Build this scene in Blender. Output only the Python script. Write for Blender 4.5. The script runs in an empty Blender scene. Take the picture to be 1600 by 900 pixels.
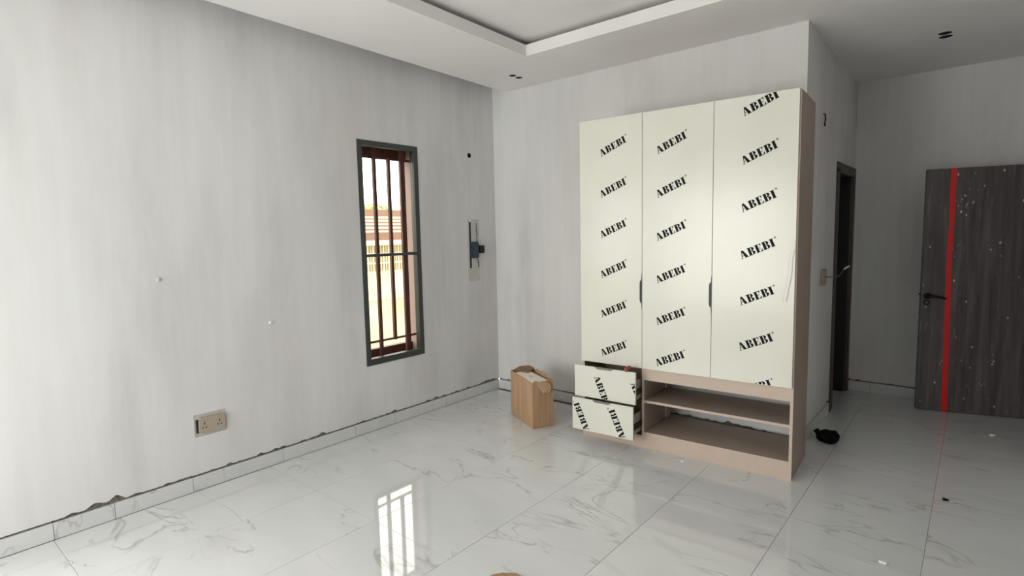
import bpy, bmesh, math, random
from mathutils import Vector, Matrix, noise
random.seed(7)
S = bpy.context.scene
COL = S.collection

# ------------------------------------------------------------------ camera
F = 866.52
R = ((0.76623455, 0.64220654, -0.02133954),
     (-0.04611079, 0.08807991, 0.99504559),
     (-0.64090437, 0.76145432, -0.09710252))
cam = bpy.data.cameras.new('camera')
cam.sensor_width = 36.0
cam.lens = F / 1600 * 36.0
cam.clip_start = 0.02
camo = bpy.data.objects.new('camera', cam)
COL.objects.link(camo)
m = Matrix(((R[0][0], R[1][0], -R[2][0], 3.7531),
            (R[0][1], R[1][1], -R[2][1], 0.0),
            (R[0][2], R[1][2], -R[2][2], 1.59),
            (0, 0, 0, 1)))
camo.matrix_world = m
S.camera = camo

# ------------------------------------------------------------------ sky, light, exposure
S.view_settings.view_transform = 'Standard'
S.view_settings.look = 'None'
S.view_settings.gamma = 1.0
S.view_settings.use_curve_mapping = False
S.view_settings.exposure = 0.20
W = bpy.data.worlds.new('sky')
S.world = W
W.use_nodes = True
W.node_tree.nodes['Background'].inputs['Color'].default_value = (1.0, 0.975, 0.87, 1)
W.node_tree.nodes['Background'].inputs['Strength'].default_value = 4.0
S.cycles.max_bounces = 10
S.cycles.diffuse_bounces = 6
S.cycles.sample_clamp_indirect = 6.0


def area(name, loc, rot, sx, sy, energy, color=(1, 1, 1)):
    d = bpy.data.lights.new(name, 'AREA')
    d.shape = 'RECTANGLE'
    d.size, d.size_y, d.energy, d.color = sx, sy, energy, color
    o = bpy.data.objects.new(name, d)
    o.location = loc
    o.rotation_euler = rot
    COL.objects.link(o)
    return o


# daylight entering by the large window in the wall behind the camera (faces +Y)
area('daylight_rear_window', (1.3, -1.97, 1.35), (math.radians(90), 0, 0), 2.0, 1.9, 52, (0.98, 1.0, 1.0))
# and by the window in the left wall, just behind the camera (faces +X)
area('daylight_side_window', (-.22, -.75, 1.5), (math.radians(90), 0, math.radians(-90)), 1.3, 1.6, 40, (0.98, 1.0, 1.0))

# ------------------------------------------------------------------ materials
MATS = {}


def mat(name, color=(.8, .8, .8), rough=.6, metal=0.0, spec=.5, build=None):
    if name in MATS:
        return MATS[name]
    mt = bpy.data.materials.new(name)
    mt.use_nodes = True
    nt = mt.node_tree
    b = nt.nodes['Principled BSDF']
    b.inputs['Base Color'].default_value = (*color, 1)
    b.inputs['Roughness'].default_value = rough
    b.inputs['Metallic'].default_value = metal
    b.inputs['Specular IOR Level'].default_value = spec
    if build:
        build(nt, b)
    MATS[name] = mt
    return mt


def nd(nt, t, **kw):
    n = nt.nodes.new(t)
    for k, v in kw.items():
        if k.startswith('i_'):
            n.inputs[k[2:].replace('_', ' ')].default_value = v
        else:
            setattr(n, k, v)
    return n


def coords(nt, scale=(1, 1, 1), kind='Object', rot=(0, 0, 0), loc=(0, 0, 0)):
    tc = nd(nt, 'ShaderNodeTexCoord')
    mp = nd(nt, 'ShaderNodeMapping')
    mp.inputs['Scale'].default_value = scale
    mp.inputs['Rotation'].default_value = rot
    mp.inputs['Location'].default_value = loc
    nt.links.new(tc.outputs[kind], mp.inputs['Vector'])
    return mp.outputs['Vector']


def ramp(nt, fac, stops):
    r = nd(nt, 'ShaderNodeValToRGB')
    e = r.color_ramp.elements
    while len(e) < len(stops):
        e.new(.5)
    for k, (p, c) in enumerate(stops):
        e[k].position = p
        e[k].color = (*c, 1) if len(c) == 3 else c
    nt.links.new(fac, r.inputs['Fac'])
    return r.outputs['Color']


def tex(nt, vec, scale, detail=4, rough=.5, dist=0.0):
    n = nd(nt, 'ShaderNodeTexNoise')
    n.inputs['Scale'].default_value = scale
    n.inputs['Detail'].default_value = detail
    n.inputs['Roughness'].default_value = rough
    n.inputs['Distortion'].default_value = dist
    nt.links.new(vec, n.inputs['Vector'])
    return n.outputs['Fac']


def mix(nt, fac, a, b, mode='MIX'):
    n = nd(nt, 'ShaderNodeMix', data_type='RGBA', blend_type=mode)
    for sock, v in ((n.inputs[0], fac), (n.inputs[6], a), (n.inputs[7], b)):
        if isinstance(v, (int, float)):
            sock.default_value = v
        elif isinstance(v, tuple):
            sock.default_value = (*v, 1)
        else:
            nt.links.new(v, sock)
    return n.outputs[2]


def bump(nt, b, h, strength=.3, dist=.01):
    n = nd(nt, 'ShaderNodeBump')
    n.inputs['Strength'].default_value = strength
    n.inputs['Distance'].default_value = dist
    nt.links.new(h, n.inputs['Height'])
    nt.links.new(n.outputs['Normal'], b.inputs['Normal'])


def b_plaster(nt, b):
    # skim coat: broad soft patches and upright trowel strokes
    v1 = coords(nt, (1, 1, .28))
    big = tex(nt, v1, 2.2, 4, .55)
    c = ramp(nt, big, [(.34, (.61, .605, .605)), (.5, (.70, .70, .70)), (.66, (.74, .745, .75))])
    v2 = coords(nt, (1, 1, .06))
    st = tex(nt, v2, 15, 4, .65)
    c2 = mix(nt, .12, c, ramp(nt, st, [(.35, (.50, .49, .48)), (.65, (.80, .80, .80))]))
    v3 = coords(nt, (1, 1, .35), loc=(3, 7, 1))
    tint = tex(nt, v3, 1.1, 2)
    c3 = mix(nt, ramp(nt, tint, [(.42, (0, 0, 0)), (.62, (.35, .35, .35))]), c2, (.68, .655, .645))
    nt.links.new(c3, b.inputs['Base Color'])
    v4 = coords(nt, (1, 1, .2))
    bump(nt, b, tex(nt, v4, 22, 4, .6), .12, .005)


plaster = mat('skim_plaster', rough=.85, spec=.25, build=b_plaster)


def b_ceil(nt, b):
    c = ramp(nt, tex(nt, coords(nt), 1.6, 3), [(.35, (.80, .785, .77)), (.65, (.84, .825, .81))])
    nt.links.new(c, b.inputs['Base Color'])


ceil_m = mat('ceiling_paint', rough=.8, spec=.2, build=b_ceil)
mortar = mat('rough_mortar', rough=.95, build=lambda nt, b: (
    nt.links.new(ramp(nt, tex(nt, coords(nt), 60, 4), [(.3, (.07, .065, .055)), (.7, (.26, .245, .21))]), b.inputs['Base Color'])))
patch_m = mat('grey_filler', rough=.95, build=lambda nt, b: (
    nt.links.new(ramp(nt, tex(nt, coords(nt), 45, 4), [(.3, (.50, .49, .46)), (.7, (.62, .61, .58))]), b.inputs['Base Color'])))


def marble(nt, b, dark=1.0):
    oi = nd(nt, 'ShaderNodeObjectInfo')
    tc = nd(nt, 'ShaderNodeTexCoord')
    cmb = nd(nt, 'ShaderNodeCombineXYZ')
    mu = nd(nt, 'ShaderNodeMath', operation='MULTIPLY')
    mu.inputs[1].default_value = 37.0
    nt.links.new(oi.outputs['Random'], mu.inputs[0])
    nt.links.new(mu.outputs[0], cmb.inputs[2])
    nt.links.new(mu.outputs[0], cmb.inputs[0])
    add = nd(nt, 'ShaderNodeVectorMath', operation='ADD')
    nt.links.new(tc.outputs['Object'], add.inputs[0])
    nt.links.new(cmb.outputs[0], add.inputs[1])
    mp = nd(nt, 'ShaderNodeMapping')
    mp.inputs['Rotation'].default_value = (0, 0, math.radians(38))
    mp.inputs['Scale'].default_value = (1.0, 2.6, 1)
    nt.links.new(add.outputs[0], mp.inputs['Vector'])
    v = mp.outputs['Vector']
    n1 = tex(nt, v, 1.1, 4, .55, .8)
    a = nd(nt, 'ShaderNodeMath', operation='SUBTRACT')
    a.inputs[1].default_value = .5
    nt.links.new(n1, a.inputs[0])
    ab = nd(nt, 'ShaderNodeMath', operation='ABSOLUTE')
    nt.links.new(a.outputs[0], ab.inputs[0])
    vein = ramp(nt, ab.outputs[0], [(0.0, (.8, .8, .8)), (.006, (.3, .3, .3)), (.016, (0, 0, 0))])
    mask = ramp(nt, tex(nt, v, 2.2, 2), [(.44, (0, 0, 0)), (.60, (1, 1, 1))])
    vm = mix(nt, 1.0, vein, mask, 'MULTIPLY')
    cloud = ramp(nt, tex(nt, v, 2.0, 4), [(.3, (.62, .635, .64)), (.7, (.67, .68, .68))])
    c = mix(nt, vm, cloud, (.37, .37, .355))
    nt.links.new(c, b.inputs['Base Color'])


tile_m = mat('polished_marble_tile', rough=.035, spec=.9, build=marble)
skirt_m = mat('marble_skirting', rough=.35, spec=.4, build=marble)
grout = mat('grout', (.26, .26, .25), .9)


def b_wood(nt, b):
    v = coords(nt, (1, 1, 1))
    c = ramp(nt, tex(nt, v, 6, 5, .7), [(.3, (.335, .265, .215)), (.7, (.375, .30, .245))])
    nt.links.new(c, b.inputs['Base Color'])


laminate = mat('beige_laminate_shaded', rough=.45, spec=.4, build=b_wood)  # panel tone, with the shade darkened into the laminate colour
lit_lam = mat('front_laminate_lit', rough=.45, spec=.4, build=lambda nt, b: (
    nt.links.new(ramp(nt, tex(nt, coords(nt), 6, 5, .7), [(.3, (.52, .42, .345)), (.7, (.57, .46, .385))]), b.inputs['Base Color'])))  # same laminate made lighter, light painted into the front faces


def b_film(nt, b):
    v = coords(nt)
    c = ramp(nt, tex(nt, v, 2.2, 3), [(.3, (.68, .675, .595)), (.7, (.72, .715, .64))])
    nt.links.new(c, b.inputs['Base Color'])
    bump(nt, b, tex(nt, v, 5, 3, .5, .6), .12, .01)


film = mat('cream_film', rough=.22, spec=.5, build=b_film)
cream_edge = mat('cream_edge', (.74, .72, .60), .5)
ink = mat('black_ink', (.008, .008, .008), .7, spec=.15)
black = mat('black_metal', (.012, .012, .013), .4, .3)
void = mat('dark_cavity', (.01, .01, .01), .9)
grey_alu = mat('grey_aluminium', (.17, .17, .16), .4, .6)
frame_m = mat('charcoal_frame', (.055, .062, .060), .45, .2)
maroon = mat('maroon_steel', rough=.5, build=lambda nt, b: (
    nt.links.new(ramp(nt, tex(nt, coords(nt), 30, 3), [(.3, (.07, .018, .014)), (.7, (.12, .035, .028))]), b.inputs['Base Color'])))
reveal_m = mat('reveal_render', (.36, .27, .24), .8)
glass = mat('clear_glass', (1, 1, 1), 0.0)
gb = glass.node_tree.nodes['Principled BSDF']
gb.inputs['Transmission Weight'].default_value = 1.0
gb.inputs['IOR'].default_value = 1.05


def b_leaf(nt, b):
    v = coords(nt, (9, 9, .55))
    c = ramp(nt, tex(nt, v, 2.2, 6, .65, .4), [(.3, (.060, .048, .048)), (.55, (.11, .095, .097)), (.75, (.16, .145, .148))])
    # splashes of plaster on the wrapped leaf
    vo = nd(nt, 'ShaderNodeTexVoronoi')
    vo.inputs['Scale'].default_value = 19
    nt.links.new(coords(nt, (1, 1, .6)), vo.inputs['Vector'])
    sp = ramp(nt, vo.outputs['Distance'], [(.0, (1, 1, 1)), (.09, (1, 1, 1)), (.15, (0, 0, 0))])
    mk = ramp(nt, tex(nt, coords(nt, (1, 1, .8), loc=(1.3, 0, .9)), 3.4, 4), [(.50, (0, 0, 0)), (.54, (1, 1, 1))])
    c = mix(nt, mix(nt, 1.0, sp, mk, 'MULTIPLY'), c, (.62, .62, .60))
    fn = ramp(nt, tex(nt, coords(nt, (1, 1, .75)), 48, 3, .6), [(.60, (0, 0, 0)), (.64, (1, 1, 1))])
    fm = ramp(nt, tex(nt, coords(nt, (1, 1, 1), loc=(.3, 0, .15)), 4.5, 2), [(.60, (0, 0, 0)), (.66, (1, 1, 1))])
    c = mix(nt, mix(nt, 1.0, fn, fm, 'MULTIPLY'), c, (.60, .60, .58))
    # upright scratches
    sc = ramp(nt, tex(nt, coords(nt, (40, 40, 2.5), loc=(0, 0, 4)), 1.5, 2), [(.66, (0, 0, 0)), (.72, (.4, .4, .4))])
    c = mix(nt, sc, c, (.35, .33, .33))
    nt.links.new(c, b.inputs['Base Color'])


leaf_m = mat('wrapped_dark_wood', rough=.42, spec=.4, build=b_leaf)
dark_frame = mat('dark_brown_frame', (.075, .055, .048), .5)
red_tape = mat('red_tape', (.72, .012, .014), .4)


def b_card(nt, b):
    v = coords(nt, (14, 14, .8))
    c = ramp(nt, tex(nt, v, 2.5, 4), [(.3, (.38, .235, .135)), (.7, (.48, .315, .195))])
    nt.links.new(c, b.inputs['Base Color'])


card = mat('cardboard', rough=.8, spec=.2, build=b_card)
card_in = mat('cardboard_dark', (.22, .13, .07), .9)
foam = mat('white_foam', (.83, .78, .68), .7)
beige_pl = mat('beige_plastic', (.40, .335, .27), .5)
blue_pl = mat('blue_plastic', (.028, .045, .07), .5)
bag_m = mat('black_plastic', (.004, .004, .004), .85, spec=.15)
white_chip = mat('white_plaster_chip', (.8, .8, .78), .8)

# ------------------------------------------------------------------ mesh helpers


def tag(o, label=None, cat=None, group=None, kind=None):
    if label: o['label'] = label
    if cat: o['category'] = cat
    if group: o['group'] = group
    if kind: o['kind'] = kind
    return o


def link_bm(name, bm, m, parent=None, smooth=False):
    bmesh.ops.recalc_face_normals(bm, faces=bm.faces[:])
    me = bpy.data.meshes.new(name)
    bm.to_mesh(me)
    bm.free()
    for k in (m if isinstance(m, (list, tuple)) else [m]):
        me.materials.append(k)
    if smooth:
        for p in me.polygons: p.use_smooth = True
    o = bpy.data.objects.new(name, me)
    COL.objects.link(o)
    if parent: o.parent = parent
    return o


def empty(name, loc=(0, 0, 0), rz=0.0, parent=None):
    o = bpy.data.objects.new(name, None)
    o.location = loc
    o.rotation_euler = (0, 0, rz)
    o.empty_display_size = .1
    COL.objects.link(o)
    if parent: o.parent = parent
    return o


def add_box(bm, a, b, mi=0):
    x0, y0, z0 = a
    x1, y1, z1 = b
    vs = [bm.verts.new(p) for p in ((x0, y0, z0), (x1, y0, z0), (x1, y1, z0), (x0, y1, z0), (x0, y0, z1), (x1, y0, z1), (x1, y1, z1), (x0, y1, z1))]
    for f in ((0, 3, 2, 1), (4, 5, 6, 7), (0, 1, 5, 4), (1, 2, 6, 5), (2, 3, 7, 6), (3, 0, 4, 7)):
        bm.faces.new([vs[i] for i in f]).material_index = mi
    return vs


def add_prism(bm, pts, vec, mi=0):
    """planar outline (3D points) pushed along vec"""
    vec = Vector(vec)
    lo = [bm.verts.new(p) for p in pts]
    hi = [bm.verts.new(Vector(p) + vec) for p in pts]
    n = len(pts)
    bm.faces.new(lo[::-1]).material_index = mi
    bm.faces.new(hi).material_index = mi
    for i in range(n):
        bm.faces.new((lo[i], lo[(i + 1) % n], hi[(i + 1) % n], hi[i])).material_index = mi


def add_cyl(bm, c, ax, r, h, n=24, r2=None, mi=0, caps=True):
    ax = Vector(ax).normalized()
    u = ax.orthogonal().normalized()
    w = ax.cross(u)
    c = Vector(c)
    r2 = r if r2 is None else r2
    lo = [bm.verts.new(c + (u * math.cos(2 * math.pi * i / n) + w * math.sin(2 * math.pi * i / n)) * r) for i in range(n)]
    hi = [bm.verts.new(c + ax * h + (u * math.cos(2 * math.pi * i / n) + w * math.sin(2 * math.pi * i / n)) * r2) for i in range(n)]
    for i in range(n):
        bm.faces.new((lo[i], lo[(i + 1) % n], hi[(i + 1) % n], hi[i])).material_index = mi
    if caps:
        bm.faces.new(lo[::-1]).material_index = mi
        bm.faces.new(hi).material_index = mi


def add_tube(bm, pts, r, n=10, mi=0, rs=None):
    pts = [Vector(p) for p in pts]
    rings = []
    up = Vector((0, 0, 1))
    for i, p in enumerate(pts):
        t = (pts[min(i + 1, len(pts) - 1)] - pts[max(i - 1, 0)]).normalized()
        u = t.cross(up)
        if u.length < .05: u = t.cross(Vector((1, 0, 0)))
        u.normalize()
        w = u.cross(t)
        rr = rs[i] if rs else r
        rings.append([bm.verts.new(p + (u * math.cos(2 * math.pi * k / n) + w * math.sin(2 * math.pi * k / n)) * rr) for k in range(n)])
    for a, b in zip(rings, rings[1:]):
        for k in range(n):
            bm.faces.new((a[k], a[(k + 1) % n], b[(k + 1) % n], b[k])).material_index = mi
    bm.faces.new(rings[0][::-1])
    bm.faces.new(rings[-1])


def add_ring(bm, c, ax, r0, r1, h, n=24, mi=0):
    ax = Vector(ax).normalized()
    u = ax.orthogonal().normalized()
    w = ax.cross(u)
    c = Vector(c)
    rows = []
    for rr, hh in ((r0, 0), (r1, 0), (r1, h), (r0, h)):
        rows.append([bm.verts.new(c + ax * hh + (u * math.cos(2 * math.pi * i / n) + w * math.sin(2 * math.pi * i / n)) * rr) for i in range(n)])
    for j in range(4):
        a, b = rows[j], rows[(j + 1) % 4]
        for i in range(n):
            bm.faces.new((a[i], a[(i + 1) % n], b[(i + 1) % n], b[i])).material_index = mi


def box(name, a, b, m, parent=None, bev=0.0):
    bm = bmesh.new()
    add_box(bm, a, b)
    if bev:
        bmesh.ops.bevel(bm, geom=bm.edges[:], offset=bev, segments=2, affect='EDGES', profile=.6)
    return link_bm(name, bm, m, parent)


def cut(o, cutters):
    """real openings: difference with boxes / cylinders, result baked into the mesh"""
    bm = bmesh.new()
    for c in cutters:
        if c[0] == 'box': add_box(bm, c[1], c[2])
        else: add_cyl(bm, c[1], c[2], c[3], c[4], 28)
    bmesh.ops.recalc_face_normals(bm, faces=bm.faces[:])
    me = bpy.data.meshes.new('cutter')
    bm.to_mesh(me)
    bm.free()
    k = bpy.data.objects.new('cutter', me)
    COL.objects.link(k)
    md = o.modifiers.new('cut', 'BOOLEAN')
    md.object = k
    md.operation = 'DIFFERENCE'
    md.solver = 'EXACT'
    bpy.context.view_layer.update()
    dg = bpy.context.evaluated_depsgraph_get()
    nm = bpy.data.meshes.new_from_object(o.evaluated_get(dg))
    o.modifiers.clear()
    o.data = nm
    bpy.data.objects.remove(k)
    bpy.data.meshes.remove(me)
    return o


# ------------------------------------------------------------------ dimensions
D1, D2, W1, XR, YB = 4.22, 6.19, 2.824, 4.32, -1.80
XM, YR = 5.60, 4.60             # the bedroom is wider than the entry passage: its right wall and the return wall
SK = .0925                     # height of the tile skirting


def cz(y):                     # the hung ceiling drops slightly towards the back
    return 2.957 + .0176 * (4.22 - y)


# ------------------------------------------------------------------ walls
def ragged(u0, u1, seed, base=SK + .0105, amp=.032, step=.016):
    pts = []
    n = int((u1 - u0) / step)
    for i in range(n + 1):
        u = u0 + (u1 - u0) * i / n
        v = noise.noise(Vector((u * 3.1, seed, 0))) * .9 + noise.noise(Vector((u * 19, seed, 5))) * .5
        pts.append((u, base + max(0, v) * amp * 1.6 + (.001 if i % 2 else 0)))
    return pts


def wall(name, axis, u0, u1, f0, f1, ztop, seed, cutters=(), mat_=plaster, ragbase=True):
    """wall slab along u (axis 'x' or 'y'), thickness f0..f1, plaster ending raggedly above the skirting"""
    bm = bmesh.new()
    P = ragged(u0, u1, seed) if ragbase else [(u0, 0), (u1, 0)]
    prof = P + [(u1, ztop), (u0, ztop)]
    if axis == 'y':
        add_prism(bm, [(f0, u, z) for u, z in prof], (f1 - f0, 0, 0))
    else:
        add_prism(bm, [(u, f0, z) for u, z in prof], (0, f1 - f0, 0))
    o = link_bm(name, bm, mat_)
    tag(o, kind='structure')
    if cutters: cut(o, list(cutters))
    return o


WY0, WY1, WZ0, WZ1 = 2.612, 3.224, .543, 2.354
wl = wall('wall_left', 'y', YB - .2, D1 + .15, 0, -.2, 3.3, 1.0, [
    ('box', (-.3, WY0, WZ0), (.1, WY1, WZ1)),
    ('box', (-.3, -1.45, .55), (.1, -.05, 2.354)),
    ('cyl', (-.12, 3.868, 2.341), (1, 0, 0), .024, .2),
    ('box', (-.035, 1.306, .345), (.1, 1.500, .487)),
    ('box', (-.03, 3.838, 1.265), (.1, 3.866, 1.715)),
    ('box', (-.012, 3.925, 1.26), (.1, 3.940, 1.70)),
])
box('mortar_strip', (-.2, YB, 0), (-.011, D1, .125), mortar, wl)
wb = wall('wall_back', 'x', 0, W1 - .15, D1, D1 + .15, 3.3, 2.0)
box('mortar_strip', (0, D1 + .011, 0), (W1 - .15, D1 + .15, .125), mortar, wb)
# side wall running away from the outer corner, with the dark doorway
ws = wall('wall_alcove', 'y', D1, D2, W1, W1 - .15, 3.3, 3.0, [('box', (W1 - .3, 5.385, -.1), (W1 + .1, 6.115, 2.075))])
box('mortar_strip', (W1 - .14, D1 + .011, 0), (W1 - .011, 5.30, .125), mortar, ws)
wd = wall('wall_corridor_end', 'x', W1 - 2.0, XR + .2, D2, D2 + .15, 3.3, 4.0)
box('mortar_strip', (W1 - 2.0, D2 + .011, 0), (XR + .2, D2 + .15, .125), mortar, wd)
wall('wall_passage_right', 'y', YR, D2 + .15, XR, XR + .15, 3.3, 5.0,
     [('box', (XR - .1, 5.16, -.1), (XR + .3, 6.07, 2.07))], ragbase=False)
wall('wall_return', 'x', XR + .15, XM + .15, YR, YR + .15, 3.3, 8.0, ragbase=False)
wall('wall_right', 'y', YB - .2, YR, XM, XM + .15, 3.3, 7.0, ragbase=False)
# large window opening in the wall behind the camera
wall('wall_rear', 'x', -.2, XM + .2, YB, YB - .15, 3.3, 6.0,
     [('box', (.25, YB - .3, .35), (2.30, YB + .1, 2.35))], ragbase=False)
# dark little room behind the doorway
tag(box('wall_store_left', (W1 - 2.0, D1 + .15, 0), (W1 - 1.9, D2, 3.0), plaster), kind='structure')
# lobby beyond the right-hand doorway
lob = box('wall_lobby', (XR + 1.4, YR + .15, 0), (XR + 1.5, 6.5, 3.0), plaster)
tag(lob, kind='structure')
box('lobby_side', (XR + .2, 6.34, 0), (XR + 1.4, 6.5, 3.0), plaster, lob)
box('lobby_ceiling', (XR + .15, YR + .15, 2.9), (XR + 1.5, 6.5, 3.0), plaster, lob)

# ------------------------------------------------------------------ ceiling with tray and curtain slot
TX0, TX1, TY0, TY1, LX = .977, 4.70, -1.0, 3.528, .175
LIP, GAP = .085, .042


def slab(bm, x0, x1, y0, y1, z_off, th):
    vs = [bm.verts.new((x, y, cz(y) + z_off + dz)) for dz in (0, th) for x, y in ((x0, y0), (x1, y0), (x1, y1), (x0, y1))]
    for f in ((0, 3, 2, 1), (4, 5, 6, 7), (0, 1, 5, 4), (1, 2, 6, 5), (2, 3, 7, 6), (3, 0, 4, 7)):
        bm.faces.new([vs[i] for i in f])


LIGHTS = [(.570, 3.853, .031), (.571, 3.937, .031), (3.502, 5.134, .041), (3.503, 5.222, .041)]
bm = bmesh.new()                                   # the hung border round the tray
slab(bm, LX, XR + .1, TY1, D2, 0, LIP)
ce = link_bm('ceiling', bm, ceil_m)
tag(ce, kind='structure')
cut(ce, [('cyl', (x, y, 2.7), (0, 0, 1), r, .6) for x, y, r in LIGHTS])
for a in ((LX, TX0, YB, TY1), (TX1, XM, YB, TY1), (TX0, TX1, YB, TY0), (XR + .1, XM, TY1, YR)):
    bm = bmesh.new()
    slab(bm, *a, 0, LIP)
    link_bm('ceiling_border', bm, ceil_m, ce)
bm = bmesh.new()
slab(bm, TX0 - .17, TX1 + .17, TY0 - .17, TY1 + .17, LIP + GAP, .04)
up = link_bm('ceiling_tray', bm, ceil_m, ce)
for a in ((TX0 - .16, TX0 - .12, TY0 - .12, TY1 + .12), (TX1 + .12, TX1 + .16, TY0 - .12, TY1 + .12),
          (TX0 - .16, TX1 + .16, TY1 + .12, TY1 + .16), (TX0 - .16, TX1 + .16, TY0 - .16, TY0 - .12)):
    bm = bmesh.new()                                # closing boards of the slot, near-black colour standing in for its shade
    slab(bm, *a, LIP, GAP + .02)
    link_bm('slot_lining', bm, mat('slot_shade_board', (.045, .04, .037), .9), ce)
tag(box('ceiling_slab', (-.2, YB - .2, 3.3), (XM + .2, D2 + .15, 3.4), ceil_m), kind='structure')

# ------------------------------------------------------------------ floor: base + individual tiles
fl = box('floor', (-.2, YB - .2, -.12), (XR + 1.5, 6.5, -.009), grout)
tag(fl, kind='structure')
xs = [.012] + [.62 + .6 * i for i in range(0, 7)]
xs = [.012, .62, 1.22, 1.823, 2.42, 3.02, 3.62, 4.22, 4.82, 5.42, 5.59]
ys = [-1.795, -.63, .57, 1.763, 2.963, 4.163, 5.363, 6.185]
G = .0016


def tile(x0, x1, y0, y1):
    bm = bmesh.new()
    cx, cy = (x0 + x1) / 2, (y0 + y1) / 2
    hx, hy = (x1 - x0) / 2 - G / 2, (y1 - y0) / 2 - G / 2
    vs = add_box(bm, (-hx, -hy, -.0085), (hx, hy, 0))
    top = [e for e in bm.edges if all(v.co.z > -.001 for v in e.verts)]
    bmesh.ops.bevel(bm, geom=top, offset=.0008, segments=1, affect='EDGES')
    o = link_bm('tile', bm, tile_m, fl)
    o.location = (cx, cy, random.uniform(-.0003, 0))
    return o


for i in range(len(xs) - 1):
    for j in range(len(ys) - 1):
        x0, x1, y0, y1 = xs[i], xs[i + 1], ys[j], ys[j + 1]
        if j <= 4:
            yy1 = min(y1, D1 - .002)
            if x0 >= 2.4 and j == 4: yy1 = y1
            tile(x0, x1, y0, yy1)
        elif x1 > W1 and x0 < XR:
            tile(max(x0, W1 + .002), min(x1, XR - .002), y0, y1)
for x0, x1 in ((XR, 4.82), (4.82, 5.42), (5.42, 5.59)):
    tile(x0, x1, 4.163, YR - .002)
for x0, x1 in ((1.22, 1.823), (1.823, 2.42), (2.42, W1 + .001)):
    tile(x0, x1, 5.363, 6.185)
    tile(x0, min(x1, W1 - .16), 4.38, 5.363)
for y0, y1 in ((4.76, 5.3), (5.3, 6.3)):
    tile(XR + .16, XR + .8, y0, y1)
    tile(XR + .8, XR + 1.39, y0, y1)


def skirting(name, axis, joints, f, sgn):
    """tile skirting set on the wall face f, thickness sgn*9mm into the room"""
    root = empty(name)
    tag(root, kind='structure')
    for a, b in zip(joints, joints[1:]):
        bm = bmesh.new()
        a_, b_ = a + .0012, b - .0012
        t = .0095 + random.uniform(-.0015, .0015)
        h = SK + random.uniform(-.002, .001)
        if axis == 'y': add_box(bm, (f - .010 * sgn, a_, .0005), (f + t * sgn, b_, h))
        else: add_box(bm, (a_, f - .010 * sgn, .0005), (b_, f + t * sgn, h))
        bmesh.ops.bevel(bm, geom=bm.edges[:], offset=.001, segments=1, affect='EDGES')
        link_bm('skirting_tile', bm, skirt_m, root)
    return root


skirting('baseboard_left', 'y', [-1.79, -.63, -.03, .574, .853, 1.27, 1.87, 2.47, 2.86, 3.46, 3.95, D1 - .01], 0, 1)
skirting('baseboard_back', 'x', [.012, .32, .92, 1.52, 2.12, W1 + .009], D1, -1)
skirting('baseboard_alcove', 'y', [D1 + .0, 4.76, 5.285], W1, 1)
skirting('baseboard_end', 'x', [W1 + .012, 3.02, 3.62, 4.22, XR - .01], D2, -1)
skirting('baseboard_right', 'y', [-1.79, -.6, .6, 1.8, 3.0, 4.2, YR - .01], XM, -1)

# ------------------------------------------------------------------ left window
wn = empty('window_1', (0, (WY0 + WY1) / 2, WZ0))
tag(wn, kind='structure')
wn.location = (0, 0, 0)


def fr(name, a, b, m, parent=wn): return box(name, a, b, m, parent, .002)


fr('frame_rail', (-.05, WY0, WZ0), (.006, WY1, WZ0 + .052), frame_m)
fr('frame_rail', (-.05, WY0, WZ1 - .042), (.006, WY1, WZ1), frame_m)
fr('frame_stile', (-.05, WY0, WZ0 + .052), (.006, WY0 + .045, WZ1 - .042), frame_m)
fr('frame_stile', (-.05, WY1 - .045, WZ0 + .052), (.006, WY1, WZ1 - .042), frame_m)
fr('transom', (-.045, WY0 + .045, 1.428), (.0, WY1 - .045, 1.452), frame_m)
fr('glass_pane', (-.031, WY0 + .045, WZ0 + .052), (-.027, WY1 - .045, 1.428), glass)
fr('glass_pane', (-.031, WY0 + .045, 1.452), (-.027, WY1 - .045, WZ1 - .042), glass)
# rendered reveal lining
bm = bmesh.new()
e = .006
add_box(bm, (-.2, WY1 - e, WZ0), (-.05, WY1, WZ1))
add_box(bm, (-.2, WY0, WZ0), (-.05, WY0 + e, WZ1))
add_box(bm, (-.2, WY0 + e, WZ0), (-.05, WY1 - e, WZ0 + e))
add_box(bm, (-.2, WY0 + e, WZ1 - e), (-.05, WY1 - e, WZ1))
link_bm('reveal', bm, reveal_m, wn)
# outer sliding casing of maroon steel
fr('outer_head', (-.20, WY0 + e, WZ1 - .105), (-.15, WY1 - e, WZ1 - e), maroon)
fr('outer_sill', (-.20, WY0 + e, WZ0 + e), (-.15, WY1 - e, WZ0 + .095), maroon)
fr('outer_stile', (-.20, WY0 + e, WZ0 + .095), (-.165, WY0 + .02, WZ1 - .105), maroon)
fr('outer_stile', (-.20, WY1 - .014, WZ0 + .095), (-.19, WY1 - e, WZ1 - .105), maroon)
# burglar bars
gr = empty('burglar_bars', (0, 0, 0))
tag(gr, 'maroon steel burglar bars set inside the narrow window opening', 'window bars')
gx = -.062


def bar(a, b): return box('bar', a, b, maroon, gr, .002)


r_ = .013
y1b, y2b, y3b = 2.811, 2.957, 3.098
bar((gx - r_, y1b - r_, WZ0 + e), (gx + r_, y1b + r_, WZ1 - e))
bar((gx - r_, y2b - r_, .708), (gx + r_, y2b + r_, 2.244))
bar((gx - .012, y3b - .024, WZ0 + e), (gx + .012, y3b + .024, WZ1 - e))
bar((gx - .029, WY0 + e, .706), (gx - .0125, WY1 - e, .724))
bar((gx - .029, WY0 + e, 2.228), (gx - .0125, WY1 - e, 2.246))

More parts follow.
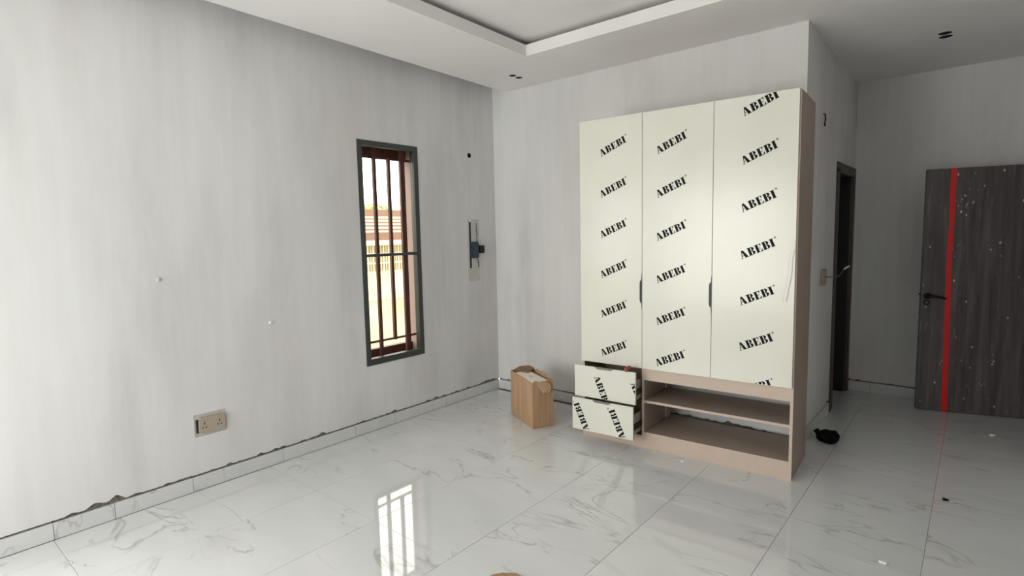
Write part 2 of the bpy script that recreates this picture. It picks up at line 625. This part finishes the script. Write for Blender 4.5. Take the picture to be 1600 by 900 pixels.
# ------------------------------------------------------------------ rear window (behind the camera, gives the daylight)
w2 = empty('window_2')
tag(w2, kind='structure')
for a, b in (((.25, YB - .09, .35), (2.30, YB - .03, .40)), ((.25, YB - .09, 2.30), (2.30, YB - .03, 2.35)),
             ((.25, YB - .09, .40), (.30, YB - .03, 2.30)), ((2.25, YB - .09, .40), (2.30, YB - .03, 2.30)),
             ((1.25, YB - .09, .40), (1.30, YB - .03, 2.30))):
    box('frame_member', a, b, frame_m, w2)
w3 = empty('window_3')
tag(w3, kind='structure')
for a, b in (((-.09, -1.45, .55), (-.03, -.05, .60)), ((-.09, -1.45, 2.30), (-.03, -.05, 2.354)),
             ((-.09, -1.45, .60), (-.03, -1.40, 2.30)), ((-.09, -.10, .60), (-.03, -.05, 2.30)), ((-.09, -.775, .60), (-.03, -.725, 2.30))):
    box('frame_member', a, b, frame_m, w3)

# ------------------------------------------------------------------ outdoors seen through the narrow window
outwall = mat('cream_render', rough=.9, build=lambda nt, b: (
    nt.links.new(ramp(nt, tex(nt, coords(nt), 2.2, 6, .65), [(.35, (.50, .44, .29)), (.6, (.68, .62, .45))]), b.inputs['Base Color'])))
ground_m = mat('yard_concrete', (.42, .38, .30), .9)
tag(box('ground', (-30, -12, -.35), (-.2, 24, -.2), ground_m), kind='structure')
bw = box('boundary_wall', (-3.7, -3, -.2), (-3.5, 15, 1.03), outwall)
tag(bw, 'cream rendered boundary wall beyond the narrow window', 'wall')
box('coping', (-3.74, -3, 1.46), (-3.46, 15, 1.53), outwall, bw, .004)
box('ledge', (-3.74, -3, .585), (-3.48, 15, .60), outwall, bw)
blk_me = None
for j in range(3):
    for i in range(0, 62):
        y = 2.8 + i * .10
        z = 1.03 + j * .1434
        if blk_me is None:
            bm = bmesh.new()
            t = .014
            add_box(bm, (-.05, 0, 0), (.05, .10, t))
            add_box(bm, (-.05, 0, .1434 - t), (.05, .10, .1434))
            add_box(bm, (-.05, 0, t), (.05, t, .1434 - t))
            add_box(bm, (-.05, .10 - t, t), (.05, .10, .1434 - t))
            add_box(bm, (-.05, .042, t), (.05, .058, .1434 - t))
            o = link_bm('vent_block', bm, outwall, bw)
            blk_me = o.data
        else:
            o = bpy.data.objects.new('vent_block', blk_me)
            COL.objects.link(o)
            o.parent = bw
        o.location = (-3.6, y, z)
bm = bmesh.new()
add_box(bm, (-3.7, -3, 1.03), (-3.5, 2.8, 1.46))
add_box(bm, (-3.7, 9.0, 1.03), (-3.5, 15, 1.46))
link_bm('solid_panel', bm, outwall, bw)
# neighbouring low roof
roof_m = mat('brown_roof_sheet', (.20, .12, .085), .8)
pale_m = mat('pale_fascia', (.62, .52, .38), .8)
nh = empty('neighbour_house', (-9, 8, -.2))
tag(nh, 'low neighbouring house with stepped brown roof behind the boundary wall', 'house')
bm = bmesh.new()
add_box(bm, (-3.5, -8, 0), (-.2, 9, 1.75))
link_bm('house_wall', bm, outwall, nh)
for k in range(5):
    z = 1.86 + k * .105
    x = 0.0 - k * .22
    box('roof_course', (x - .26, -8.5, z), (x, 9.5, z + .05), roof_m, nh)
    box('roof_course', (x - .24, -8.5, z + .05), (x - .02, 9.5, z + .105), pale_m, nh)
box('fascia', (-.05, -8.5, 1.68), (.02, 9.5, 1.86), roof_m, nh)
box('ridge', (-1.6, -8.5, 2.385), (-1.08, 9.5, 2.60), roof_m, nh)
leafm = mat('foliage', (.36, .40, .16), .7)
for k, (x, y, h_, rr) in enumerate(((-18, 12.5, 2.6, 1.2), (-19, 16.5, 2.8, 1.4), (-19.5, 20.5, 2.5, 1.2))):
    t = empty('tree', (x, y, -.2))
    tag(t, ['small green tree, the left one showing above the brown roof', 'wider green tree, middle of the three beyond the brown roof',
            'green tree farthest right beyond the brown roof'][k], 'tree', 'trees beyond the neighbouring roof')
    bm = bmesh.new()
    add_tube(bm, [(0, 0, 0), (.05, 0, h_ * .5), (0, .05, h_)], .1, 8)
    link_bm('trunk', bm, roof_m, t)
    bm = bmesh.new()
    for q in range(500):
        d = Vector((random.gauss(0, 1), random.gauss(0, 1), random.gauss(0, 1))).normalized() * rr * random.uniform(.5, 1)
        d.z *= .45
        c = Vector((0, 0, h_)) + d
        u = Vector((random.gauss(0, 1), random.gauss(0, 1), random.gauss(0, 1))).normalized() * .12
        w_ = u.orthogonal().normalized() * .06
        bm.faces.new([bm.verts.new(c + s) for s in (-u, w_, u, -w_)])
    link_bm('crown', bm, leafm, t)

# ------------------------------------------------------------------ doorway and door in the alcove wall
d1 = empty('door_1')
tag(d1, kind='structure')
FY0, FY1, FZ = 5.385, 6.115, 2.075
box('jamb', (W1 - .155, FY0 - .075, 0.002), (W1 + .012, FY0 + .022, FZ), dark_frame, d1, .002)
box('jamb', (W1 - .155, FY1 - .022, 0.002), (W1 + .012, FY1 + .060, FZ), dark_frame, d1, .002)
box('lintel', (W1 - .155, FY0 - .075, FZ - .03), (W1 + .012, FY1 + .060, FZ + .055), dark_frame, d1, .002)
dl = box('door_leaf', (W1 - .80, 6.048, .008), (W1 - .012, 6.088, 2.04), mat('dark_door_leaf', (.008, .007, .007), .6), d1, .002)

# ------------------------------------------------------------------ doorway in the right wall, whose leaf stands open against the end wall
d2 = empty('door_2')
tag(d2, kind='structure')
box('jamb', (XR - .012, 5.09, .002), (XR + .16, 5.18, 2.05), dark_frame, d2, .002)
box('jamb', (XR - .012, 6.05, .002), (XR + .16, 6.12, 2.05), dark_frame, d2, .002)
box('lintel', (XR - .012, 5.09, 2.05), (XR + .16, 6.12, 2.13), dark_frame, d2, .002)
ang = math.atan2(.265, .964)
lf = empty('open_door', (3.397, 5.832, 0), ang)
tag(lf, 'dark wood door leaf with a vertical red tape, standing open at right', 'door')
box('leaf', (0, 0, .008), (.905, .04, 2.05), leaf_m, lf, .0015)
bm = bmesh.new()
L = [(.166, .203, 2.05), (.163, .201, 1.9), (.168, .203, 1.6), (.163, .199, 1.35), (.166, .204, 1.05), (.170, .210, .8), (.174, .214, .5), (.177, .219, .2), (.181, .225, .008)]
for (a, b, z), (a2, b2, z2) in zip(L, L[1:]):
    add_prism(bm, [(a, -.0012, z), (b, -.0012, z), (b2, -.0012, z2), (a2, -.0012, z2)], (0, .001, 0))
link_bm('red_tape', bm, red_tape, lf)
hn = empty('lever_handle', (0, 0, 0), 0, lf)
bm = bmesh.new()
add_cyl(bm, (.044, 0, .992), (0, -1, 0), .026, .009, 24)
add_cyl(bm, (.044, -.009, .992), (0, -1, 0), .012, .04, 16)
add_tube(bm, [(.040, -.048, .992), (.075, -.05, .995), (.11, -.05, .988), (.15, -.048, .978), (.166, -.046, .974)], .010, 10, rs=[.013, .011, .010, .009, .007])
o = link_bm('lever', bm, black, hn, True)
bm = bmesh.new()
add_ring(bm, (.040, 0, .936), (0, -1, 0), .009, .025, .009, 24)
link_bm('key_escutcheon', bm, black, hn)
bm = bmesh.new()
add_cyl(bm, (.040, 0, .936), (0, -1, 0), .009, .007, 16)
link_bm('key_cylinder', bm, grey_alu, hn)
box('latch_plate', (-.0015, .009, .93), (.0, .031, 1.08), black, lf)
bm = bmesh.new()
add_box(bm, (-.012, .014, .995), (0, .026, 1.012))
link_bm('latch_bolt', bm, black, lf)

# ------------------------------------------------------------------ letters (flat print on the protective film)
# each glyph: convex pieces in units of cap height, with its advance width


def arc_band(cx, cy, rx, ry, ix, iy, a0, a1, n=10):
    out = []
    for i in range(n):
        t0, t1 = [math.radians(a0 + (a1 - a0) * k / n) for k in (i, i + 1)]
        out.append([(cx + ix * math.cos(t0), cy + iy * math.sin(t0)), (cx + rx * math.cos(t0), cy + ry * math.sin(t0)),
                    (cx + rx * math.cos(t1), cy + ry * math.sin(t1)), (cx + ix * math.cos(t1), cy + iy * math.sin(t1))])
    return out


def rc(x0, y0, x1, y1): return [(x0, y0), (x1, y0), (x1, y1), (x0, y1)]


GLY = {
    'A': ([[(.34, 1.0), (.56, 1.0), (.93, .03), (.56, .03)], [(.34, 1.0), (.44, .92), (.19, .03), (.11, .03)],
           rc(0, 0, .30, .06), rc(.48, 0, 1.0, .06), rc(.20, .28, .66, .345)], 1.0),
    'B': ([rc(.10, 0, .42, 1), rc(0, 0, .52, .06), rc(0, .94, .50, 1), rc(.3, .49, .52, .55)] +
          arc_band(.48, .75, .35, .25, .06, .19, -90, 90) + arc_band(.50, .26, .38, .26, .07, .20, -90, 90), .92),
    'E': ([rc(.10, 0, .42, 1), rc(0, 0, .80, .065), rc(0, .935, .76, 1), rc(.3, .47, .58, .53),
           [(.80, 0), (.82, .32), (.765, .32), (.60, .06)], [(.76, 1), (.77, .70), (.715, .70), (.58, .94)],
           [(.57, .34), (.61, .34), (.61, .66), (.57, .66)]], .86),
    'I': ([rc(.10, 0, .43, 1), rc(0, 0, .53, .065), rc(0, .935, .53, 1)], .53),
}


def clip(poly, x0, x1, z0, z1):
    def half(P, f):
        out = []
        for i in range(len(P)):
            a, b = P[i], P[(i + 1) % len(P)]
            fa, fb = f(a), f(b)
            if fa >= 0: out.append(a)
            if (fa >= 0) != (fb >= 0):
                t = fa / (fa - fb)
                out.append((a[0] + (b[0] - a[0]) * t, a[1] + (b[1] - a[1]) * t))
        return out
    for f in (lambda p: p[0] - x0, lambda p: x1 - p[0], lambda p: p[1] - z0, lambda p: z1 - p[1]):
        if not poly: return poly
        poly = half(poly, f)
    return poly


def word(parent, sx, sz, deg, rect, y, cap=.051, length=.219, reg=True):
    """ABEBI with its small ring mark; (sx, sz) is the foot of the first letter"""
    polys = []
    adv = 0
    gap = 0.0
    tot = sum(GLY[c][1] for c in 'ABEBI')
    gap = (length / cap - tot) / 4
    for c in 'ABEBI':
        P, w_ = GLY[c]
        for p in P: polys.append([(u + adv, v) for u, v in p])
        adv += w_ + gap
    if reg:
        polys += arc_band(adv - gap + .26, .98, .12, .12, .07, .07, 0, 360, 12)
        polys.append(rc(adv - gap + .23, .93, adv - gap + .28, 1.03))
    c_, s_ = math.cos(math.radians(deg)), math.sin(math.radians(deg))
    bm = bmesh.new()
    k = 0
    for p in polys:
        q = [(sx + (u * c_ - v * s_) * cap, sz + (u * s_ + v * c_) * cap) for u, v in p]
        q = clip(q, *rect)
        if len(q) < 3: continue
        k += 1
        yy = y - .0004
        try:
            bm.faces.new([bm.verts.new((a, yy, b)) for a, b in q])
        except ValueError:
            pass
    if not k:
        bm.free()
        return
    for f in bm.faces:
        if f.normal.y > 0: f.normal_flip()
    me = bpy.data.meshes.new('printed_word')
    bm.normal_update()
    bmesh.ops.recalc_face_normals(bm, faces=bm.faces[:])
    bm.to_mesh(me)
    bm.free()
    me.materials.append(ink)
    o = bpy.data.objects.new('printed_word', me)
    COL.objects.link(o)
    o.parent = parent


# ------------------------------------------------------------------ wardrobe
wd_ang = math.atan2(.0557, .99845)
wr = empty('wardrobe', (1.926, 3.625, 0), wd_ang)
tag(wr, 'tall three-door wardrobe in cream printed film with drawers and open shelves below', 'wardrobe')
H, DP, T = 2.408, .50, .018
Y0 = .006                       # carcass front; doors stand in front of it
XL, XRT = -.50, .992


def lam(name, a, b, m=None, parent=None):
    """laminate board: front face in the lit tone, other faces in the shaded one"""
    o = box(name, a, b, [laminate, lit_lam], parent)
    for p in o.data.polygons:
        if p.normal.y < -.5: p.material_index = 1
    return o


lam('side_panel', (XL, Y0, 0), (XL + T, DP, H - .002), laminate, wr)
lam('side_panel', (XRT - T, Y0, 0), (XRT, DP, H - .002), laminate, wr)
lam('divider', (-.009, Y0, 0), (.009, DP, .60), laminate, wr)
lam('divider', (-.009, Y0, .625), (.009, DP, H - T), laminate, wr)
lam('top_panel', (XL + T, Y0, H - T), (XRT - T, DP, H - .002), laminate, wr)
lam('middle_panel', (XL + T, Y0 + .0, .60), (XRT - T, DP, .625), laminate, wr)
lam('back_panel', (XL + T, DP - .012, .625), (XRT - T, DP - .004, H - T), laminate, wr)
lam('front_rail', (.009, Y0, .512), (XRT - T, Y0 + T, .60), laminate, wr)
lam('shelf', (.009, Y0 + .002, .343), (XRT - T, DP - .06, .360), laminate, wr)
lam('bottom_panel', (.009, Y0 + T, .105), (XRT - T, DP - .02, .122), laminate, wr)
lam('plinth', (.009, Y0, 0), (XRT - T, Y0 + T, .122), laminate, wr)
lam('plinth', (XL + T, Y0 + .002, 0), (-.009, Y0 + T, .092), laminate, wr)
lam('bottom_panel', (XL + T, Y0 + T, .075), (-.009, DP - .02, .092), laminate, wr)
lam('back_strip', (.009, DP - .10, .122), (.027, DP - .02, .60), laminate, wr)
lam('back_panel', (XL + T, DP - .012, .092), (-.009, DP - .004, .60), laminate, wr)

ROW = .2965
doors = [(-.500, -.0025, (-.321, 2.136), 6), (.0005, .487, (.113, 2.112), 6), (.490, .984, (.673, 2.286), 7)]
for k, (a, b, (sx, sz), n) in enumerate(doors):
    z0, z1 = .600, H
    d = box('door', (a, -.012, z0), (b, Y0 - .0005, z1), film, wr, .0012)
    for i in range(n):
        word(d, sx, sz - ROW * i, 23.2, (a + .002, b - .002, z0 + .002, z1 - .002), -.012)
    if k < 2:
        zc = 1.160
        bm = bmesh.new()
        prof = [(b - .0005, zc - .13), (b - .004, zc - .085), (b - .013, zc - .075), (b - .016, zc - .06), (b - .016, zc + .06), (b - .013, zc + .075), (b - .004, zc + .085), (b - .0005, zc + .13)]
        add_prism(bm, [(x, -.0145, z) for x, z in prof], (0, .0022, 0))
        link_bm('handle', bm, black, d)

# protective film lifting on the right-hand door
bm = bmesh.new()
pts = [(.958, 1.46), (.948, 1.40), (.946, 1.32), (.936, 1.25), (.925, 1.18), (.918, 1.14)]
prev = None
for i, (x, z) in enumerate(pts):
    row = [bm.verts.new((x + dx, -.0125 - dy, z + random.uniform(-.004, .004))) for dx, dy in ((0, 0), (.005, .003), (.012, .001), (.018, .004), (.025, .0005))]
    if prev:
        for q in range(4): bm.faces.new((prev[q], prev[q + 1], row[q + 1], row[q]))
    prev = row
dd = [o for o in wr.children if o.name.startswith('door')][-1]
o = link_bm('peeling_film', bm, mat('clear_film', (.66, .655, .60), .25), dd, True)
o['label'] = 'wrinkled strip of film lifting at the door edge'


def drawer(p, z0, z1, words):
    d = empty('drawer', (0, 0, 0), 0, wr)
    yf = -p
    a, b = -.500, -.0045
    f = box('drawer_front', (a, yf, z0), (b, yf + .018, z1), film, d, .0012)
    for sx, sz, deg in words:
        # printed words lie on the front: same level as the front itself
        word(d, sx, sz, deg, (a + .002, b - .002, z0 + .002, z1 - .002), yf)
    c = (a + b) / 2
    bm = bmesh.new()
    prof = [(c - .075, z1 + .0008), (c - .055, z1 - .012), (c + .055, z1 - .012), (c + .075, z1 + .0008)]
    add_prism(bm, [(x, yf - .0012, z) for x, z in prof], (0, .021, 0))
    link_bm('finger_pull', bm, grey_alu, d)
    yb = yf + .44
    x0, x1 = XL + T + .014, -.009 - .014
    zt = z1 - .075
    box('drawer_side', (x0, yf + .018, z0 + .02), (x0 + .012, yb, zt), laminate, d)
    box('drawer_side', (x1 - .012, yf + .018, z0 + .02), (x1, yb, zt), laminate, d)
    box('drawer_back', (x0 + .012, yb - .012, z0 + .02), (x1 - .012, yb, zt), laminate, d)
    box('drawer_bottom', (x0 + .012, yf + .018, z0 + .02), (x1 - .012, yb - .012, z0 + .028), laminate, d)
    for sx_ in (x0 - .010, x1 + .001):
        box('runner', (sx_, yf + .03, z0 + .06), (sx_ + .009, DP - .03, z0 + .10), black, d)
    return d


drawer(.118, .352, .588, [(-.338, .512, -66.8), (-.043, .508, -66.8)])
drawer(.158, .104, .345, [(-.354, .116, 114.5), (-.059, .114, 114.5)])

# small red thing caught at the top drawer
rd = empty('red_toggle_clamp', (0, 0, 0))
bm = bmesh.new()
add_cyl(bm, (0, -.02, 0), (0, 1, 0), .017, .05, 14, .014)
add_cyl(bm, (0, -.026, 0), (0, 1, 0), .011, .006, 14, .017)
bmesh.ops.transform(bm, matrix=Matrix.Rotation(.2, 4, 'X'), verts=bm.verts[:])
o = link_bm('head', bm, mat('red_plastic', (.30, .07, .06), .6), rd, True)
bm = bmesh.new()
add_tube(bm, [(-.01, .02, .0), (-.03, .026, -.002), (-.045, .03, -.004)], .003, 8)
link_bm('stem', bm, MATS['red_plastic'], rd)
Mw = Matrix.Translation((1.926, 3.625, 0)) @ Matrix.Rotation(wd_ang, 4, 'Z')
rd.location = Mw @ Vector((-.068, -.109, .6085))
tag(rd, 'small round red plastic clamp lying on the edge of the upper drawer', 'clamp')

# ------------------------------------------------------------------ cardboard box with torn top
Fp, Lp, Rp = Vector((1.041, 3.452, 0)), Vector((.637, 3.656, 0)), Vector((1.135, 3.615, 0))
ex = (Lp - Fp)
lx = ex.length
ex.normalize()
ey = Vector((-ex.y, ex.x, 0))
if ey.dot(Rp - Fp) < 0: ey = -ey
ly = .190
# local frame: x from front corner to the left corner, y away to the right-back
cb = empty('cardboard_box', Fp)
cb.matrix_world = Matrix(((ex.x, ey.x, 0, Fp.x), (ex.y, ey.y, 0, Fp.y), (0, 0, 1, 0), (0, 0, 0, 1)))
tag(cb, 'brown cardboard box with torn open top standing beside the wardrobe drawers', 'box')
hb = .388
th = .005


def panel(name, u_axis, u0, u1, off, top, m=card):
    """upright panel with a ragged top outline: top = list of (u, z)"""
    bm = bmesh.new()
    prof = [(u0, .002), (u1, .002)] + [(u, z) for u, z in top]
    if u_axis == 'x': add_prism(bm, [(u, off, z) for u, z in prof], (0, th, 0))
    else: add_prism(bm, [(off, u, z) for u, z in prof], (th, 0, 0))
    return link_bm(name, bm, m, cb)


panel('side', 'x', 0, .275 * 1.0, 0, [(.275, hb + .002), (.12, hb), (0, hb - .004)])
panel('side', 'x', .2765, lx, .0008, [(lx, hb + .004), (.39, hb + .005), (.2765, hb + .002)])
panel('end', 'y', th, ly, 0, [(ly, hb + .010), (.165, hb + .020), (.14, hb + .004), (.11, hb - .002), (.06, hb - .004), (.04, hb + .008), (.02, hb + .010), (th, hb - .004)])
panel('end', 'y', th, ly, lx - th, [(ly, hb + .008), (.10, hb + .012), (th, hb + .005)])
panel('side', 'x', th, lx - th, ly - th, [(lx - th, hb + .012), (.33, hb + .016), (.30, hb + .030), (.25, hb + .022), (.2, hb + .030), (.05, hb + .014), (th, hb + .004)], card)
box('base', (th, th, .002), (lx - th, ly - th, .007), card_in, cb)
# white foam slab inside, slightly below the rim, leaving a dark gap at the far left end
bm = bmesh.new()
vs = add_box(bm, (.012, .008, .12), (.375, .150, hb + .001))
bmesh.ops.bevel(bm, geom=bm.edges[:], offset=.004, segments=2, affect='EDGES')
link_bm('foam_insert', bm, foam, cb)
bm = bmesh.new()
add_box(bm, (.16, .06, hb + .0005), (.21, .085, hb + .0035))
link_bm('foam_mark', bm, MATS['grey_filler'], cb)
# torn flap turned down over the right end
bm = bmesh.new()
outl = [(-.003, .03, .386), (-.004, .10, .392), (-.004, .15, .372), (-.010, .165, .345), (-.016, .15, .300), (-.014, .125, .290), (-.018, .105, .300), (-.016, .085, .290), (-.010, .06, .330), (-.005, .045, .355)]
add_prism(bm, outl, (-.004, 0, 0))
o = link_bm('torn_flap', bm, mat('cardboard_torn', (.50, .33, .20), .9), cb)
bm = bmesh.new()
add_prism(bm, [(.30, .10, hb - .0), (.442, .02, hb + .004), (.448, .09, hb + .030), (.40, .16, hb + .038), (.34, .18, hb + .026)], (.0, .002, .004))
link_bm('inner_flap', bm, MATS['cardboard_dark'], cb)
bm = bmesh.new()
add_box(bm, (.02, -.0008, .004), (.262, 0, .010))
add_box(bm, (.270, -.0006, .004), (.2785, 0, hb))
link_bm('seam_tape', bm, card, cb)

# ------------------------------------------------------------------ cardboard scrap at the bottom of the frame
sc = bmesh.new()
SH = -.034
out = [(2.166, 1.915), (2.12, 1.86), (2.10, 1.80), (2.16, 1.70), (2.30, 1.68), (2.33, 1.76), (2.26, 1.83), (2.22, 1.89)]
lo = [sc.verts.new((x, y + SH, .001 + .012 * (i % 3))) for i, (x, y) in enumerate(out)]
c0 = sc.verts.new((2.21, 1.79 + SH, .022))
hi = [sc.verts.new(v.co + Vector((0, 0, .004))) for v in lo]
c1 = sc.verts.new((2.21, 1.79 + SH, .026))
for i in range(len(lo)):
    j = (i + 1) % len(lo)
    sc.faces.new((lo[j], lo[i], c0))
    sc.faces.new((hi[i], hi[j], c1))
    sc.faces.new((lo[i], lo[j], hi[j], hi[i]))
tag(link_bm('cardboard_scrap', sc, card), 'torn brown cardboard scrap on the floor at the bottom edge', 'cardboard')

# ------------------------------------------------------------------ black crumpled bag by the wall corner
bm = bmesh.new()
bmesh.ops.create_icosphere(bm, subdivisions=4, radius=1)
for v in bm.verts:
    n = noise.noise(v.co * 1.7) * .30 + abs(noise.noise(v.co * 4.0)) * .22
    v.co *= 1 + n
    v.co.x *= .075; v.co.y *= .06; v.co.z = max(v.co.z * .05, -.042)
add_cyl(bm, (-.060, -.01, .0), (-.6, 0, 1), .012, .045, 10, .022)
o = link_bm('plastic_bag', bm, bag_m, None, True)
o.location = (2.965, 4.55, .043)
tag(o, 'crumpled black plastic bag on the floor beyond the wardrobe', 'bag')

# ------------------------------------------------------------------ plaster crumbs on the floor
for x, y, s, lab, m_ in ((2.258, 3.56, .011, 'white plaster crumb at the foot of the wardrobe plinth, the right one', white_chip),
                     (2.035, 3.60, .009, 'white plaster crumb at the foot of the wardrobe plinth, the left one', white_chip),
                     (3.478, 3.009, .014, 'flat white plaster chip lying on the open floor at lower right', white_chip),
                     (3.674, 3.949, .012, 'small black chip lying on the open floor at right', bag_m),
                     (3.90, 5.40, .014, 'pale chip on the floor in front of the open dark door', white_chip)):
    bm = bmesh.new()
    bmesh.ops.create_icosphere(bm, subdivisions=2, radius=s)
    for v in bm.verts:
        v.co *= 1 + noise.noise(v.co * 150 + Vector((x, y, 0)) * 9) * .5
        v.co.z *= .45
        v.co.x *= 1.3
    zl = min(v.co.z for v in bm.verts)
    for v in bm.verts: v.co.z -= zl
    o = link_bm('plaster_chip', bm, m_)
    o.location = (x, y, 0)
    tag(o, lab, 'debris')

# ------------------------------------------------------------------ double socket on the left wall
so = empty('wall_socket', (0, 1.408, .415))
tag(so, 'beige double power socket low on the left wall', 'power socket')
box('filler_patch', (-.034, -.100, -.069), (-.004, .090, .070), patch_m, so)
bm = bmesh.new()
add_box(bm, (.004, -.080, -.052), (.016, .084, .050))
bmesh.ops.bevel(bm, geom=[e_ for e_ in bm.edges if abs(e_.verts[0].co.x - e_.verts[1].co.x) > .005], offset=.009, segments=4, affect='EDGES')
bmesh.ops.bevel(bm, geom=[e_ for e_ in bm.edges if all(v.co.x > .0155 for v in e_.verts)], offset=.002, segments=2, affect='EDGES')
bmesh.ops.rotate(bm, verts=bm.verts[:], cent=(0, 0, 0), matrix=Matrix.Rotation(-.02, 3, 'X'))
link_bm('face_plate', bm, beige_pl, so)
box('gap_shade', (-.004, -.091, -.046), (.006, .074, .040), void, so)  # black strip standing in for the shade in the gap beside the plate
for cy in (-.048, .044):
    bm = bmesh.new()
    add_box(bm, (.0155, cy - .0035, .004), (.0168, cy + .0035, .018))
    add_box(bm, (.0155, cy - .015, -.018), (.0168, cy - .006, -.011))
    add_box(bm, (.0155, cy + .006, -.018), (.0168, cy + .015, -.011))
    link_bm('socket_slots', bm, mat('socket_hole', (.06, .045, .03), .8), so)
for cy in (-.048, .044):
    box('switch', (.016, cy - .008, .024), (.021, cy + .008, .038), beige_pl, so, .001)

# ------------------------------------------------------------------ chased cable box near the corner
cd = empty('cable_box', (0, 3.895, 1.44))
tag(cd, 'dark blue cable box in a narrow chased recess beside the room corner', 'electrical box')
box('filler_patch', (.0003, -.079, -.30), (.0015, -.058, .297), patch_m, cd)
box('filler_patch', (.0003, -.028, -.30), (.0015, .075, .297), patch_m, cd)
box('filler_patch', (.0003, -.058, -.30), (.0015, -.028, -.176), patch_m, cd)
bm = bmesh.new()
add_box(bm, (-.010, -.045, -.075), (.030, .048, .080))
bmesh.ops.bevel(bm, geom=bm.edges[:], offset=.008, segments=2, affect='EDGES')
link_bm('housing', bm, blue_pl, cd)
bm = bmesh.new()
add_box(bm, (.005, .048, -.030), (.040, .115, .045))
bmesh.ops.bevel(bm, geom=bm.edges[:], offset=.004, segments=2, affect='EDGES')
link_bm('terminal', bm, black, cd)
bm = bmesh.new()
add_tube(bm, [(.002, .040, .08), (.006, .046, .15), (.003, .038, .22), (.004, .040, .26)], .004, 8)
link_bm('cable', bm, mat('grey_cable', (.12, .12, .12), .6), cd)
bm = bmesh.new()
add_tube(bm, [(.002, .040, -.07), (.008, .055, -.12), (.004, .060, -.17)], .005, 8)
link_bm('cable', bm, MATS['grey_cable'], cd)
box('slot_shade', (-.029, -.056, -.173), (-.003, -.030, .272), void, cd)  # black block painting the shade inside the chased slot

# round pipe hole high on the left wall
bm = bmesh.new()
add_ring(bm, (-.10, 3.868, 2.341), (1, 0, 0), 0.0215, .0238, .1005, 28)
tag(link_bm('pipe_sleeve', bm, void), 'small round dark pipe hole high on the left wall', 'pipe')

# wall plugs
for (y, z, lab) in ((1.172, 1.362, 'tiny grey wall plug in the middle of the bare left wall'),
                    (1.837, 1.012, 'small white plaster-covered plug on the left wall below the window level')):
    bm = bmesh.new()
    bmesh.ops.create_icosphere(bm, subdivisions=2, radius=.011)
    for v in bm.verts:
        v.co *= 1 + noise.noise(v.co * 120) * .5
        v.co.x = max(v.co.x, -.004)
    o = link_bm('wall_plug', bm, patch_m if z > 1.2 else white_chip)
    o.location = (.003, y, z)
    tag(o, lab, 'wall plug')

# ------------------------------------------------------------------ switch box with loose wires on the alcove wall
sw = empty('switch_box', (W1, 4.86, 1.205))
tag(sw, 'beige switch box with loose wires on the wall beside the dark doorway', 'switch box')
bm = bmesh.new()
add_box(bm, (.0, -.045, -.065), (.030, .045, .060))
bmesh.ops.bevel(bm, geom=bm.edges[:], offset=.006, segments=2, affect='EDGES')
link_bm('housing', bm, beige_pl, sw)
bm = bmesh.new()
add_tube(bm, [(.03, .0, .0), (.075, .05, -.005), (.10, .12, .0), (.105, .20, .02), (.11, .28, .045)], .004, 8)
link_bm('wire', bm, MATS['grey_cable'], sw)
bm = bmesh.new()
add_tube(bm, [(.11, .28, .045), (.115, .32, .055), (.125, .38, .062)], .008, 8)
o = link_bm('wire_tip', bm, mat('white_sleeve', (.8, .8, .78), .5), sw)
o['label'] = 'white sleeved wire end'

bm = bmesh.new()
add_tube(bm, [(0, 0, .045), (.012, .004, .04), (.014, .01, .0), (.010, .004, -.035), (.016, -.004, -.048)], .005, 8)
o = link_bm('wire_stub', bm, void, None, True)
o.location = (W1 + .001, 4.738, 2.385)
tag(o, 'short dark wire stub sticking out high on the wall beside the wardrobe', 'wire')

# ------------------------------------------------------------------ twin recessed downlight cups
for k in (0, 2):
    pr_ = LIGHTS[k:k + 2]
    r0 = empty('twin_downlight', (pr_[0][0], (pr_[0][1] + pr_[1][1]) / 2, cz(pr_[0][1])))
    tag(r0, ['unlit twin round downlight in the ceiling near the room corner',
             'unlit twin round downlight in the dim ceiling of the entry passage'][k // 2], 'ceiling light')
    for (x, y, r) in pr_:
        bm = bmesh.new()
        o_ = r0.location
        cx_, cy_, c_z = x - o_.x, y - o_.y, cz(y) - o_.z
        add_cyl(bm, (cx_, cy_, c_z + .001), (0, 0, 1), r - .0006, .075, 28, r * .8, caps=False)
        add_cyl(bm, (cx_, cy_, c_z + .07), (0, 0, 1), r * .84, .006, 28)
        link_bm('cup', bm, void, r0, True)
